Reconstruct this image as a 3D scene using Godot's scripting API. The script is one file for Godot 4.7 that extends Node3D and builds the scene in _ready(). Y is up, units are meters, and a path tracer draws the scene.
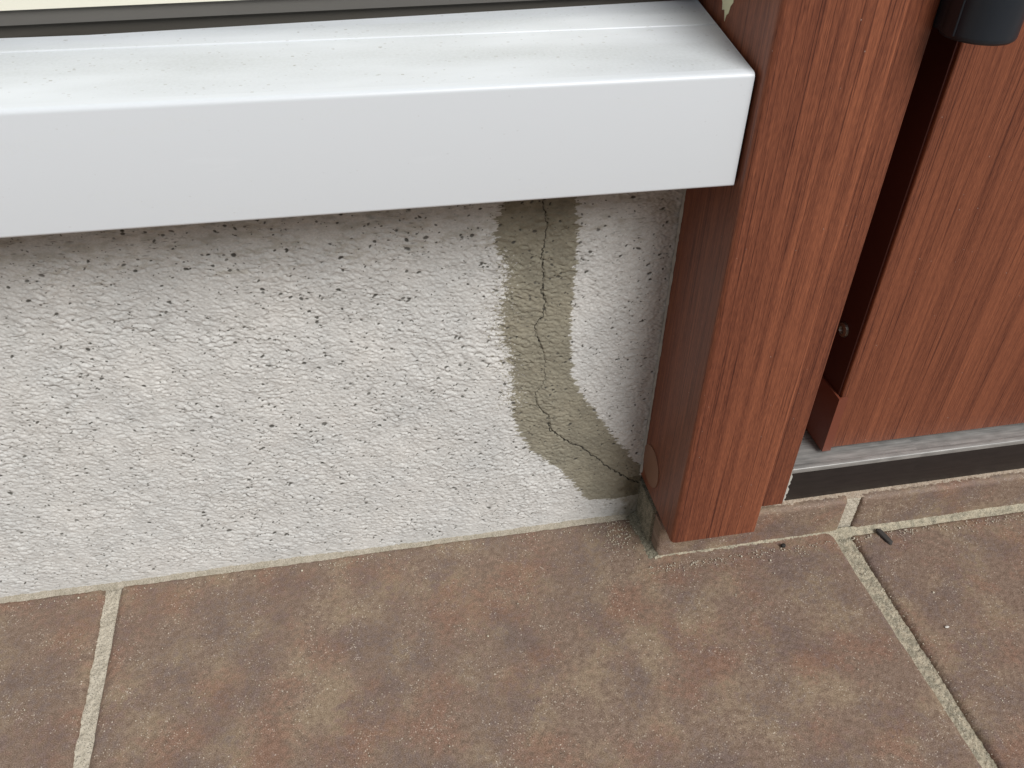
extends Node3D
# All builders work in millimetres; MM turns them into metres when a mesh is committed.
# x runs along the wall to the right, y up, z out of the wall towards the viewer. Wall face: z = 0, tile tops: y = 0.
const MM := 0.001
const WALL_X0 := -70.0
const WALL_X1 := 219.0
const WALL_Y0 := -3.0
const WALL_Y1 := 173.6

var rng := RandomNumberGenerator.new()
var mats := {}
var grains := []          # dark grains of the render coat, some standing for shaded pits: [x, y, rx, ry, strength]
var crack_pts := [[170.2, 173.0], [169.0, 165.0], [171.2, 159.0], [170.8, 154.3], [172.4, 148.0], [172.0, 141.5], [171.0, 134.0], [172.2, 128.0], [171.5, 122.1], [173.2, 116.5], [172.6, 112.0], [169.6, 107.5], [170.1, 103.4], [173.2, 95.0], [174.2, 88.5], [174.4, 82.0], [173.2, 79.0], [170.6, 75.4], [171.6, 70.0], [174.2, 66.2], [176.4, 64.2], [176.8, 60.4], [177.5, 57.0], [181.8, 51.9], [186.5, 47.6], [191.0, 45.2], [195.1, 40.6], [199.5, 36.0], [204.5, 30.4], [209.4, 26.4], [214.0, 22.5], [218.1, 20.1]]
var stain_left := [[-3.0, 206.0], [12.0, 205.0], [13.0, 196.0], [14.4, 194.8], [24.0, 189.0], [33.2, 182.8], [40.0, 176.0], [46.7, 169.6], [55.0, 165.0], [63.8, 162.4], [78.0, 161.4], [90.8, 160.8], [98.0, 158.8], [107.0, 156.4], [120.0, 157.6], [131.3, 158.6], [136.0, 157.0], [141.2, 154.3], [155.4, 156.7], [174.0, 157.5]]
var stain_right := [[-3.0, 204.0], [11.0, 204.0], [13.0, 219.5], [29.0, 219.5], [35.0, 213.0], [40.0, 211.4], [46.5, 206.1], [55.0, 201.0], [64.1, 195.3], [72.0, 190.0], [80.4, 186.2], [92.0, 184.4], [103.9, 183.2], [124.9, 183.3], [142.4, 183.6], [154.1, 182.4], [174.0, 181.0]]


func _ready() -> void:
	rng.seed = 20240611
	setup_camera_and_light()
	make_materials()
	build_ground_and_floor()
	build_wall()
	build_step()
	build_facade()
	build_window()
	build_sill()
	build_door_frame()
	build_threshold()
	build_door()
	build_small_things()


func setup_camera_and_light() -> void:
	var cam := Camera3D.new()
	cam.name = "camera"
	add_child(cam)
	cam.position = Vector3(0.11366, 0.27526, 0.23833)
	cam.rotation_order = EULER_ORDER_YXZ
	cam.rotation_degrees = Vector3(-38.519, -11.402, 1.085)
	cam.fov = 49.74
	cam.near = 0.01
	cam.far = 200.0
	cam.current = true
	var sky_mat := ProceduralSkyMaterial.new()
	sky_mat.sky_top_color = Color(0.80, 0.83, 0.87)
	sky_mat.sky_horizon_color = Color(0.86, 0.88, 0.90)
	sky_mat.sky_curve = 0.2
	sky_mat.ground_bottom_color = Color(0.30, 0.29, 0.28)
	sky_mat.ground_horizon_color = Color(0.40, 0.40, 0.40)
	var sky := Sky.new()
	sky.sky_material = sky_mat
	var env := Environment.new()
	env.background_mode = Environment.BG_SKY
	env.sky = sky
	env.background_energy_multiplier = 0.25
	env.tonemap_mode = Environment.TONE_MAPPER_LINEAR
	env.tonemap_exposure = 2.15
	env.sdfgi_enabled = true
	env.ssao_enabled = true
	env.ssil_enabled = true
	var we := WorldEnvironment.new()
	we.name = "environment"
	we.environment = env
	add_child(we)
	var sun := DirectionalLight3D.new()
	sun.name = "sun"
	sun.light_energy = 0.5
	sun.light_color = Color(1.0, 0.995, 0.985)
	sun.light_angular_distance = 32.0
	sun.shadow_enabled = true
	add_child(sun)
	sun.look_at_from_position(Vector3(0.6, 1.2, 1.2), Vector3.ZERO, Vector3.UP)


# ---------------------------------------------------------------- helpers

func tag(o: Node3D, label := "", category := "", group := "", kind := "") -> void:
	if label: o.set_meta("label", label)
	if category: o.set_meta("category", category)
	if group: o.set_meta("group", group)
	if kind: o.set_meta("kind", kind)


func thing(called: String, label: String, category: String, group := "", kind := "") -> Node3D:
	var o := Node3D.new()
	o.name = called
	add_child(o, true)
	tag(o, label, category, group, kind if kind else "thing")
	return o


func put(called: String, mesh: Mesh, mat: Material, parent: Node) -> MeshInstance3D:
	var m := MeshInstance3D.new()
	m.name = called
	m.mesh = mesh
	m.material_override = mat
	m.cast_shadow = GeometryInstance3D.SHADOW_CASTING_SETTING_ON
	parent.add_child(m, true)
	return m


class Tris:
	var v := PackedVector3Array()
	var n := PackedVector3Array()
	var t := PackedVector2Array()
	func tri(a: Vector3, b: Vector3, c: Vector3, na: Vector3, nb: Vector3, nc: Vector3, ta := Vector2.ZERO, tb := Vector2.ZERO, tc := Vector2.ZERO) -> void:
		if (b - a).cross(c - a).dot(na + nb + nc) > 0.0:
			v.append_array([a, c, b]); n.append_array([na, nc, nb]); t.append_array([ta, tc, tb])
		else:
			v.append_array([a, b, c]); n.append_array([na, nb, nc]); t.append_array([ta, tb, tc])
	func mesh() -> ArrayMesh:
		var p := PackedVector3Array()
		p.resize(v.size())
		for i in v.size(): p[i] = v[i] * 0.001
		var arr := []
		arr.resize(Mesh.ARRAY_MAX)
		arr[Mesh.ARRAY_VERTEX] = p
		arr[Mesh.ARRAY_NORMAL] = n
		arr[Mesh.ARRAY_TEX_UV] = t
		var m := ArrayMesh.new()
		m.add_surface_from_arrays(Mesh.PRIMITIVE_TRIANGLES, arr)
		return m


# A profile with rounded corners. pts: [Vector2], radii: one number per corner.
func rounded(pts: Array, radii: Array, seg := 5) -> PackedVector2Array:
	var out := PackedVector2Array()
	var k := pts.size()
	for i in k:
		var p: Vector2 = pts[i]
		var r: float = radii[i]
		if r <= 0.0:
			out.append(p)
			continue
		var a: Vector2 = (pts[(i + k - 1) % k] - p).normalized()
		var b: Vector2 = (pts[(i + 1) % k] - p).normalized()
		var half := acos(clampf(a.dot(b), -1.0, 1.0)) / 2.0
		var d := r / tan(half)
		var c := p + (a + b).normalized() * (r / sin(half))
		var s := p + a * d - c
		var e := p + b * d - c
		for j in seg + 1:
			var f := float(j) / seg
			out.append(c + s.slerp(e, f))
	return out


# Extrudes a closed profile (in the plane of axes A and B) along axis C from c0 to c1. uv: x = mm round the profile / uvw, y = mm along / uvh.
func extrude(prof: PackedVector2Array, A: Vector3, B: Vector3, C: Vector3, c0: float, c1: float, uvw := 100.0, uvh := 100.0, off := Vector2.ZERO, steps := 1, tr: Tris = null) -> Tris:
	if tr == null: tr = Tris.new()
	var k := prof.size()
	var area := 0.0
	for i in k: area += prof[i].cross(prof[(i + 1) % k])
	var sgn := 1.0 if area > 0.0 else -1.0
	var segn := []
	for i in k:
		var d := (prof[(i + 1) % k] - prof[i]).normalized()
		segn.append(Vector2(d.y, -d.x) * sgn)
	var run := 0.0
	for i in k:
		var p := prof[i]
		var q := prof[(i + 1) % k]
		var len := (q - p).length()
		if len < 1e-5: continue
		var n: Vector2 = segn[i]
		var np: Vector2 = segn[(i + k - 1) % k]
		var nq: Vector2 = segn[(i + 1) % k]
		var n0 := (n + np).normalized() if n.dot(np) > 0.7 else n
		var n1 := (n + nq).normalized() if n.dot(nq) > 0.7 else n
		var N0 := A * n0.x + B * n0.y
		var N1 := A * n1.x + B * n1.y
		for s in steps:
			var ca := lerpf(c0, c1, float(s) / steps)
			var cb := lerpf(c0, c1, float(s + 1) / steps)
			var P0 := A * p.x + B * p.y + C * ca
			var Q0 := A * q.x + B * q.y + C * ca
			var P1 := A * p.x + B * p.y + C * cb
			var Q1 := A * q.x + B * q.y + C * cb
			var tp0 := off + Vector2(run / uvw, ca / uvh)
			var tq0 := off + Vector2((run + len) / uvw, ca / uvh)
			var tp1 := off + Vector2(run / uvw, cb / uvh)
			var tq1 := off + Vector2((run + len) / uvw, cb / uvh)
			tr.tri(P0, Q0, Q1, N0, N1, N1, tp0, tq0, tq1)
			tr.tri(P0, Q1, P1, N0, N1, N0, tp0, tq1, tp1)
		run += len
	var idx := Geometry2D.triangulate_polygon(prof)
	for e in [[c0, -1.0], [c1, 1.0]]:
		var N: Vector3 = C * float(e[1])
		for i in range(0, idx.size(), 3):
			var q := [prof[idx[i]], prof[idx[i + 1]], prof[idx[i + 2]]]
			var P := []
			var T := []
			for s in 3:
				P.append(A * q[s].x + B * q[s].y + C * float(e[0]))
				T.append(off + Vector2(q[s].x / uvw, q[s].y / uvh))
			tr.tri(P[0], P[1], P[2], N, N, N, T[0], T[1], T[2])
	return tr


func box(lo: Vector3, hi: Vector3, r := 0.6, tr: Tris = null, uvw := 100.0, uvh := 100.0) -> Tris:
	var prof := rounded([Vector2(lo.x, lo.z), Vector2(hi.x, lo.z), Vector2(hi.x, hi.z), Vector2(lo.x, hi.z)], [r, r, r, r], 3)
	return extrude(prof, Vector3.RIGHT, Vector3.BACK, Vector3.UP, lo.y, hi.y, uvw, uvh, Vector2.ZERO, 1, tr)


# A sheet of points row by row; up tells which side its normals are on.
func sheet(pts: PackedVector3Array, cols: int, rows: int, uv: PackedVector2Array, up: Vector3, colors := PackedColorArray()) -> ArrayMesh:
	var norm := PackedVector3Array()
	norm.resize(pts.size())
	var p := PackedVector3Array()
	p.resize(pts.size())
	var flip := 1.0
	for j in rows:
		var j0 := maxi(j - 1, 0) * cols
		var j1 := mini(j + 1, rows - 1) * cols
		for i in cols:
			var k := j * cols + i
			var du := pts[j * cols + mini(i + 1, cols - 1)] - pts[j * cols + maxi(i - 1, 0)]
			var dv := pts[j1 + i] - pts[j0 + i]
			var n := du.cross(dv).normalized()
			if k == 0: flip = 1.0 if n.dot(up) > 0.0 else -1.0
			norm[k] = n * flip
			p[k] = pts[k] * MM
	var idx := PackedInt32Array()
	idx.resize((cols - 1) * (rows - 1) * 6)
	var w := 0
	for j in rows - 1:
		for i in cols - 1:
			var a := j * cols + i
			if flip < 0.0:
				idx[w] = a; idx[w + 1] = a + 1; idx[w + 2] = a + cols + 1
				idx[w + 3] = a; idx[w + 4] = a + cols + 1; idx[w + 5] = a + cols
			else:
				idx[w] = a; idx[w + 1] = a + cols + 1; idx[w + 2] = a + 1
				idx[w + 3] = a; idx[w + 4] = a + cols; idx[w + 5] = a + cols + 1
			w += 6
	var arr := []
	arr.resize(Mesh.ARRAY_MAX)
	arr[Mesh.ARRAY_VERTEX] = p
	arr[Mesh.ARRAY_NORMAL] = norm
	arr[Mesh.ARRAY_TEX_UV] = uv
	if colors.size(): arr[Mesh.ARRAY_COLOR] = colors
	arr[Mesh.ARRAY_INDEX] = idx
	var m := ArrayMesh.new()
	m.add_surface_from_arrays(Mesh.PRIMITIVE_TRIANGLES, arr)
	return m


func noise(seed_: int, freq: float, octaves := 1, type := FastNoiseLite.TYPE_SIMPLEX_SMOOTH) -> FastNoiseLite:
	var n := FastNoiseLite.new()
	n.seed = seed_
	n.noise_type = type
	n.frequency = freq
	if octaves > 1:
		n.fractal_type = FastNoiseLite.FRACTAL_FBM
		n.fractal_octaves = octaves
	else:
		n.fractal_type = FastNoiseLite.FRACTAL_NONE
	return n


# Bytes 0..255 of a noise field of w x h, made at w0 x h0 and stretched.
func field(seed_: int, freq: float, octaves: int, w: int, h: int, w0 := 0, h0 := 0, gain := 0.5) -> PackedByteArray:
	var nz := noise(seed_, freq, octaves)
	nz.fractal_gain = gain
	var im := nz.get_image(w0 if w0 else w, h0 if h0 else h, false, false, true)
	im.convert(Image.FORMAT_L8)
	if im.get_width() != w or im.get_height() != h:
		im.resize(w, h, Image.INTERPOLATE_CUBIC)
	return im.get_data()


func lookup(table: Array, y: float) -> float:
	for i in table.size() - 1:
		if y <= table[i + 1][0]:
			var a: Array = table[i]
			var b: Array = table[i + 1]
			return lerpf(a[1], b[1], clampf((y - a[0]) / (b[0] - a[0]), 0.0, 1.0))
	return table[-1][1]


func plain(c: Color, rough := 0.6, metal := 0.0) -> StandardMaterial3D:
	var m := StandardMaterial3D.new()
	m.albedo_color = c
	m.roughness = rough
	m.metallic = metal
	return m


func tex_of(w: int, h: int, data: PackedByteArray) -> ImageTexture:
	return ImageTexture.create_from_image(Image.create_from_data(w, h, false, Image.FORMAT_RGB8, data))


# ---------------------------------------------------------------- materials

func make_materials() -> void:
	mats.stucco = make_stucco_material()
	mats.tile = make_tile_material()
	mats.wood = make_wood_material(31, 0)
	mats.door_wood = make_wood_material(77, 1)
	mats.grout = make_sand_material(5, Color8(196, 187, 170), Color8(176, 167, 150), Color8(70, 66, 60))
	mats.joint = make_sand_material(7, Color8(180, 170, 148), Color8(142, 136, 118), Color8(72, 70, 62))
	mats.lip = make_sand_material(13, Color8(172, 156, 138), Color8(158, 140, 122), Color8(120, 104, 90))
	mats.mortar = make_sand_material(9, Color8(172, 163, 148), Color8(152, 144, 128), Color8(112, 106, 94))
	mats.damp_mortar = make_sand_material(11, Color8(138, 132, 114), Color8(108, 104, 88), Color8(70, 70, 54))
	mats.sill = make_sill_material()
	mats.cream = plain(Color(0.90, 0.89, 0.83), 0.35)
	mats.recess_shade_band = plain(Color(0.36, 0.35, 0.335), 0.45)  # grey painted for the recess shade on the lower frame
	mats.gap_shade_strip = plain(Color(0.23, 0.215, 0.19), 0.7)  # dark tone standing for the shadow gap below the frame
	mats.sealant = plain(Color(0.06, 0.055, 0.055), 0.6)
	mats.maroon = plain(Color(0.27, 0.115, 0.085), 0.5)
	mats.flange = plain(Color(0.46, 0.25, 0.185), 0.4)
	mats.cap = plain(Color(0.54, 0.39, 0.31), 0.5)
	mats.chip = plain(Color(0.86, 0.84, 0.70), 0.7)
	mats.aluminium = make_metal_material(Color(0.60, 0.595, 0.585), 0.45, 0.25, 3)
	mats.dark_metal = make_metal_material(Color(0.17, 0.15, 0.145), 0.38, 0.2, 8)
	mats.hinge = plain(Color(0.12, 0.145, 0.175), 0.36)
	mats.steel = plain(Color(0.62, 0.60, 0.57), 0.35, 0.9)
	mats.dark_hole = plain(Color(0.03, 0.03, 0.03), 0.6)
	mats.caulk = plain(Color(0.70, 0.69, 0.66), 0.8)
	mats.facade = plain(Color(0.82, 0.81, 0.79), 0.9)
	mats.ground = make_sand_material(15, Color8(150, 146, 138), Color8(128, 124, 118), Color8(96, 92, 88))
	mats.chip_dark = plain(Color(0.25, 0.235, 0.225), 0.85)
	mats.pebble = plain(Color(0.16, 0.15, 0.14), 0.8)
	mats.flake = plain(Color(0.84, 0.83, 0.80), 0.6)
	var glass := plain(Color(0.8, 0.85, 0.86, 0.15), 0.03)
	glass.transparency = BaseMaterial3D.TRANSPARENCY_ALPHA
	mats.glass = glass


func make_stucco_material() -> StandardMaterial3D:
	# texture laid over the wall face in its own millimetres
	var w := 2048
	var h := 1248
	var sx := w / (WALL_X1 - WALL_X0)
	var sy := h / (WALL_Y1 - WALL_Y0)
	var fine := field(101, 0.20, 2, w, h, w * 2 / 3, h)
	var mid := field(102, 0.018, 3, w, h, 0, h / 2)
	var broad := field(103, 0.0035, 3, w, h)
	var edge := noise(104, 0.32, 3)
	var edge2 := noise(105, 0.9, 2)
	var coarse := noise(107, 0.004, 2)
	var data := PackedByteArray()
	data.resize(w * h * 3)
	var k := 0
	for i in w * h:
		var f := fine[i] * 0.0011 + mid[i] * 0.00055 + broad[i] * 0.00035
		var g := 198.0 + (f - 0.25) * 95.0
		var warm := (broad[i] - 128) * 0.008
		data[k] = int(clampf(g + 0.5 + warm, 0, 255))
		data[k + 1] = int(clampf(g - 0.5, 0, 255))
		data[k + 2] = int(clampf(g - 3.5 - warm, 0, 255))
		k += 3
	# damp stain: between two outlines, with toothed edges
	for j in h:
		var y := WALL_Y1 - (j + 0.5) / sy
		var l := lookup(stain_left, y)
		var r := lookup(stain_right, y)
		if l > r + 4.0: continue
		var i0 := maxi(0, int((l - 12.0 - WALL_X0) * sx))
		var i1 := mini(w - 1, int((r + 9.0 - WALL_X0) * sx))
		for i in range(i0, i1 + 1):
			var x := WALL_X0 + (i + 0.5) / sx
			var e := edge.get_noise_2d(x * 0.22, y * 1.5) * 2.6 + edge2.get_noise_2d(x * 0.35, y * 1.5) * 1.5
			var ins: float = minf(x - l + e, r - x + e * 0.8)
			var a := clampf(ins / 0.45, 0.0, 1.0)
			if x < l and x > l - 8.0 and y > 70.0 and y < 135.0 and edge.get_noise_2d(x * 1.5 + 31.0, y * 2.0) > 0.16 + (l - x) * 0.045: a = 0.8
			if a <= 0.0: continue
			# spongy left border: dry islands
			var isl := edge.get_noise_2d(x * 1.7 + 60.0, y * 2.6)
			if x - l < 7.0 and y > 70.0 and y < 140.0 and isl > 0.20 + (x - l) * 0.06: a *= 0.2
			var o := (j * w + i) * 3
			var v := 1.0 + edge.get_noise_2d(x * 0.35 + 11.0, y * 0.35) * 0.06
			data[o] = int(data[o] * lerpf(1.0, 0.69 * v, a))
			data[o + 1] = int(data[o + 1] * lerpf(1.0, 0.668 * v, a))
			data[o + 2] = int(data[o + 2] * lerpf(1.0, 0.600 * v, a))
	# greenish dirt in the corner by the post, brown dirt washed down under the sill
	for j in h:
		var y := WALL_Y1 - (j + 0.5) / sy
		var xs := 206.0 if y > 24.0 else 196.0
		if y > 138.0: xs = WALL_X0 + 8.0
		for i in range(int((xs - 6.0 - WALL_X0) * sx), w):
			var x := WALL_X0 + (i + 0.5) / sx
			var a := 0.0
			var gr := fine[j * w + i] / 255.0
			if x > 203.0 or y < 24.0:
				var e := edge.get_noise_2d(x * 0.4 + 200.0, y * 0.4) * 5.0
				a = clampf((x - 218.5 + e * 0.6) / 5.0 + (gr - 0.5) * 0.8, 0.0, 0.5)
				if y < 24.0: a = maxf(a, clampf((x + e * 1.5 - 209.0) / 8.0 + (gr - 0.5) * 0.8, 0.0, 0.75))
			if y > 138.0:
				var q := edge.get_noise_2d(x * 0.16 + 90.0, y * 0.7) + edge.get_noise_2d(x * 0.6, y * 1.2 + 70.0) * 0.7 + (gr - 0.5) * 0.9
				a = maxf(a, clampf((q - 0.12) * 1.2, 0.0, 0.28) * (1.0 if q > lerpf(0.5, 0.0, clampf((y - 140.0) / 14.0, 0.0, 1.0)) else 0.0))
			if a <= 0.0: continue
			var o := (j * w + i) * 3
			data[o] = int(data[o] * lerpf(1.0, 0.72, a))
			data[o + 1] = int(data[o + 1] * lerpf(1.0, 0.69, a))
			data[o + 2] = int(data[o + 2] * lerpf(1.0, 0.62, a))
	# dark aggregate grains, partly painted for the shade in small pits
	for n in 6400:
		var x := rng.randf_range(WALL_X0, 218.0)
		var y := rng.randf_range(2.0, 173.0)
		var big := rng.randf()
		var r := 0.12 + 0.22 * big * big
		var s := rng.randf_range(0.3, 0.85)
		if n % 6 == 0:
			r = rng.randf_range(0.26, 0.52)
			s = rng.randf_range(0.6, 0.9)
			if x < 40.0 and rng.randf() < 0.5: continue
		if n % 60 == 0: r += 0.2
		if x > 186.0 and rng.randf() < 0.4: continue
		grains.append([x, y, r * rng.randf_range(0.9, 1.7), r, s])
	# dark strokes painting the shade, and some dirt, of short level pits
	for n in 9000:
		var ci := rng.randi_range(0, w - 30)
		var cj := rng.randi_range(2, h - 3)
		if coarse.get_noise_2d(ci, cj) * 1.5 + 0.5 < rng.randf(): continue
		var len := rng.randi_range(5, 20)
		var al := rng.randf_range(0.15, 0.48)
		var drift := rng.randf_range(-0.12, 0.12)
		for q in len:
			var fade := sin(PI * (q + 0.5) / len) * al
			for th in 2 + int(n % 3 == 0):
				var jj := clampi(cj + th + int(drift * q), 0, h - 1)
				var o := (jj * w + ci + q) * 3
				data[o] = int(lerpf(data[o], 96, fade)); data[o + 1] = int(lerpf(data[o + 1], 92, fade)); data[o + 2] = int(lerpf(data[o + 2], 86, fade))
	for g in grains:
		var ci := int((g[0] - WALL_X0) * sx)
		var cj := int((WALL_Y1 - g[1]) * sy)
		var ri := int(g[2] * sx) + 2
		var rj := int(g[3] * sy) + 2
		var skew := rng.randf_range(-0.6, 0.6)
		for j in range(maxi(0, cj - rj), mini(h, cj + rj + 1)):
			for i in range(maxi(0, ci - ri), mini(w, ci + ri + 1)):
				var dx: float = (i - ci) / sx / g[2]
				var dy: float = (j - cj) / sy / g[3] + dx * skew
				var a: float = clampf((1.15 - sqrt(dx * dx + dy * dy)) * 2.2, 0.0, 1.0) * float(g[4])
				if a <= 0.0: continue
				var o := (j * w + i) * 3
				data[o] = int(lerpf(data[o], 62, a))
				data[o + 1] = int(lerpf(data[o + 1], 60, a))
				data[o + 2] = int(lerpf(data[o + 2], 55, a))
	# the crack: a thin dark line that wanders
	var wob := noise(106, 0.55, 2)
	for s in crack_pts.size() - 1:
		var a := Vector2(crack_pts[s][0], crack_pts[s][1])
		var b := Vector2(crack_pts[s + 1][0], crack_pts[s + 1][1])
		var steps := int(a.distance_to(b) / 0.07) + 1
		for q in steps:
			var p := a.lerp(b, float(q) / steps)
			p += Vector2(wob.get_noise_2d(p.y, 3.0), wob.get_noise_2d(p.x, 9.0)) * 0.7
			var wd := 0.05 + 0.10 * wob.get_noise_2d(p.y * 0.6, 40.0) + (0.12 if p.y < 60.0 else 0.0) + (0.05 if p.y > 100.0 else 0.0)
			var ci := int((p.x - WALL_X0) * sx)
			var cj := int((WALL_Y1 - p.y) * sy)
			for j in range(maxi(0, cj - 3), mini(h, cj + 4)):
				for i in range(maxi(0, ci - 3), mini(w, ci + 4)):
					var d := Vector2((i - ci) / sx, (j - cj) / sy).length()
					var al := clampf((wd + 0.10 - d) / 0.12, 0.0, 1.0) * 0.5
					var o := (j * w + i) * 3
					data[o] = int(lerpf(data[o], 46, al))
					data[o + 1] = int(lerpf(data[o + 1], 43, al))
					data[o + 2] = int(lerpf(data[o + 2], 36, al))
	var m := StandardMaterial3D.new()
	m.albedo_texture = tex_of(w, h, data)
	m.roughness = 0.88
	return m


func make_tile_material() -> StandardMaterial3D:
	var w := 2048
	var h := 2048
	var rust := field(201, 0.0036, 8, w, h, 0, 0, 0.60)
	var grey := field(202, 0.0042, 8, w, h, 0, 0, 0.60)
	var tan_ := field(203, 0.005, 8, w, h, 0, 0, 0.60)
	var mid := field(204, 0.045, 5, w, h)
	var fine := field(205, 0.30, 1, w, h)
	var data := PackedByteArray()
	data.resize(w * h * 3)
	var k := 0
	for i in w * h:
		var m := (mid[i] - 128) * 0.0030
		var r := clampf((rust[i] - 122) * 0.012 + m * 2.0, 0.0, 1.0) * 0.58
		var g := clampf((grey[i] - 130) * 0.012 + m * 2.6, 0.0, 1.0) * 0.58
		var t := clampf((tan_[i] - 110) * 0.011 + m, 0.0, 1.0)
		var R := lerpf(131.0, 145.0, t)
		var G := lerpf(112.0, 127.0, t)
		var B := lerpf(98.0, 107.0, t)
		R = lerpf(R, 136.0, r); G = lerpf(G, 102.0, r); B = lerpf(B, 85.0, r)
		R = lerpf(R, 108.0, g); G = lerpf(G, 94.0, g); B = lerpf(B, 90.0, g)
		var f := (fine[i] - 128) * 0.20 + m * 34.0
		data[k] = int(clampf(R + f, 0, 255)); data[k + 1] = int(clampf(G + f, 0, 255)); data[k + 2] = int(clampf(B + f, 0, 255))
		k += 3
	# pale mineral specks and some dark ones
	var clump := noise(206, 0.008, 3)
	var n := 0
	while n < 60000:
		n += 1
		var x := rng.randi_range(3, w - 5)
		var y := rng.randi_range(3, h - 5)
		if clump.get_noise_2d(x, y) * 1.4 + 0.45 < rng.randf(): continue
		var pale := rng.randf() < 0.82
		var s := 1 + int(rng.randf() < 0.5) + int(rng.randf() < 0.2)
		var a := rng.randf_range(0.25, 0.9)
		if s == 1: a = minf(a + 0.15, 0.9)
		for dj in s:
			for di in s:
				if s == 3 and (di != 1 and dj != 1) and rng.randf() < 0.7: continue
				var o := ((y + dj) * w + x + di) * 3
				for c in 3:
					data[o + c] = int(lerpf(data[o + c], ([226, 218, 204][c] if pale else [74, 62, 56][c]), a))
	var mt := StandardMaterial3D.new()
	mt.albedo_texture = tex_of(w, h, data)
	# fine relief
	var bump := Image.create_from_data(1024, 1024, false, Image.FORMAT_L8, field(207, 0.09, 3, 1024, 1024))
	bump.convert(Image.FORMAT_RGBA8)
	bump.bump_map_to_normal_map(2.5)
	mt.normal_enabled = true
	mt.normal_texture = ImageTexture.create_from_image(bump)
	mt.normal_scale = 0.4
	mt.roughness = 0.68
	mt.metallic_specular = 0.4
	return mt


func make_wood_material(seed_: int, softer: int) -> StandardMaterial3D:
	# printed wood film: 120 mm across, 500 mm along
	var w := 1024
	var h := 2048
	var broad := field(seed_, 0.014, 3, w, h, w, 20)
	var mid := field(seed_ + 1, 0.075, 3, w, h, w, 44)
	var fine := field(seed_ + 2, 0.26, 2, w, h, w, 110)
	var pore := field(seed_ + 3, 0.42, 1, w, h, w, 150)
	var line := field(seed_ + 5, 0.15, 2, w, h, w, 30)
	var fleck := field(seed_ + 4, 0.35, 1, w, h, w, 420)
	var data := PackedByteArray()
	data.resize(w * h * 3)
	var k := 0
	var con := 1.0 if softer == 0 else 0.8
	for i in w * h:
		var t := 0.40 + ((broad[i] - 128) * 0.0013 + (mid[i] - 128) * 0.0010 + (fine[i] - 128) * 0.0013 + (fleck[i] - 128) * 0.0012) * con
		var p := clampf((pore[i] - 186) * 0.03, 0.0, 1.0) * clampf((broad[i] - 70) * 0.012, 0.1, 1.0)
		var ln := clampf((line[i] - 172) * 0.030, 0.0, 1.0) * con
		var hi := clampf((84 - line[i]) * 0.025, 0.0, 1.0)
		t = clampf(t + p * 0.26 + ln * 0.46 - hi * 0.06, 0.0, 1.0)
		data[k] = int(lerpf(160.0, 70.0, t))
		data[k + 1] = int(lerpf(97.0, 34.0, t))
		data[k + 2] = int(lerpf(68.0, 25.0, t))
		k += 3
	for n in 170:
		var o := (rng.randi_range(0, h - 2) * w + rng.randi_range(0, w - 3)) * 3
		for q in (3 if n % 3 else 6): data[o + q] = 200 - n % 40
	var m := StandardMaterial3D.new()
	m.albedo_texture = tex_of(w, h, data)
	var b := Image.create_from_data(w, h, false, Image.FORMAT_L8, pore)
	b.resize(512, 1024)
	b.convert(Image.FORMAT_RGBA8)
	b.bump_map_to_normal_map(1.0)
	m.normal_enabled = true
	m.normal_texture = ImageTexture.create_from_image(b)
	m.normal_scale = 0.18
	m.roughness = 0.43
	m.metallic_specular = 0.45
	return m


func make_sand_material(seed_: int, pale: Color, dull: Color, dark: Color) -> StandardMaterial3D:
	var w := 768
	var a := field(seed_ + 300, 0.03, 3, w, w)
	var b := field(seed_ + 301, 0.26, 1, w, w)
	var data := PackedByteArray()
	data.resize(w * w * 3)
	var k := 0
	for i in w * w:
		var c := pale.lerp(dull, clampf((a[i] - 90) / 90.0, 0.0, 1.0))
		if b[i] > 196: c = c.lerp(dark, clampf((b[i] - 196) / 14.0, 0.0, 0.9))
		elif b[i] < 70: c = c.lerp(Color(0.86, 0.84, 0.79), clampf((70 - b[i]) / 50.0, 0.0, 0.6))
		data[k] = int(c.r * 255); data[k + 1] = int(c.g * 255); data[k + 2] = int(c.b * 255)
		k += 3
	var m := StandardMaterial3D.new()
	m.albedo_texture = tex_of(w, w, data)
	m.uv1_triplanar = true
	m.uv1_world_triplanar = true
	m.uv1_scale = Vector3.ONE * 9.0
	m.roughness = 0.95
	return m


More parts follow.
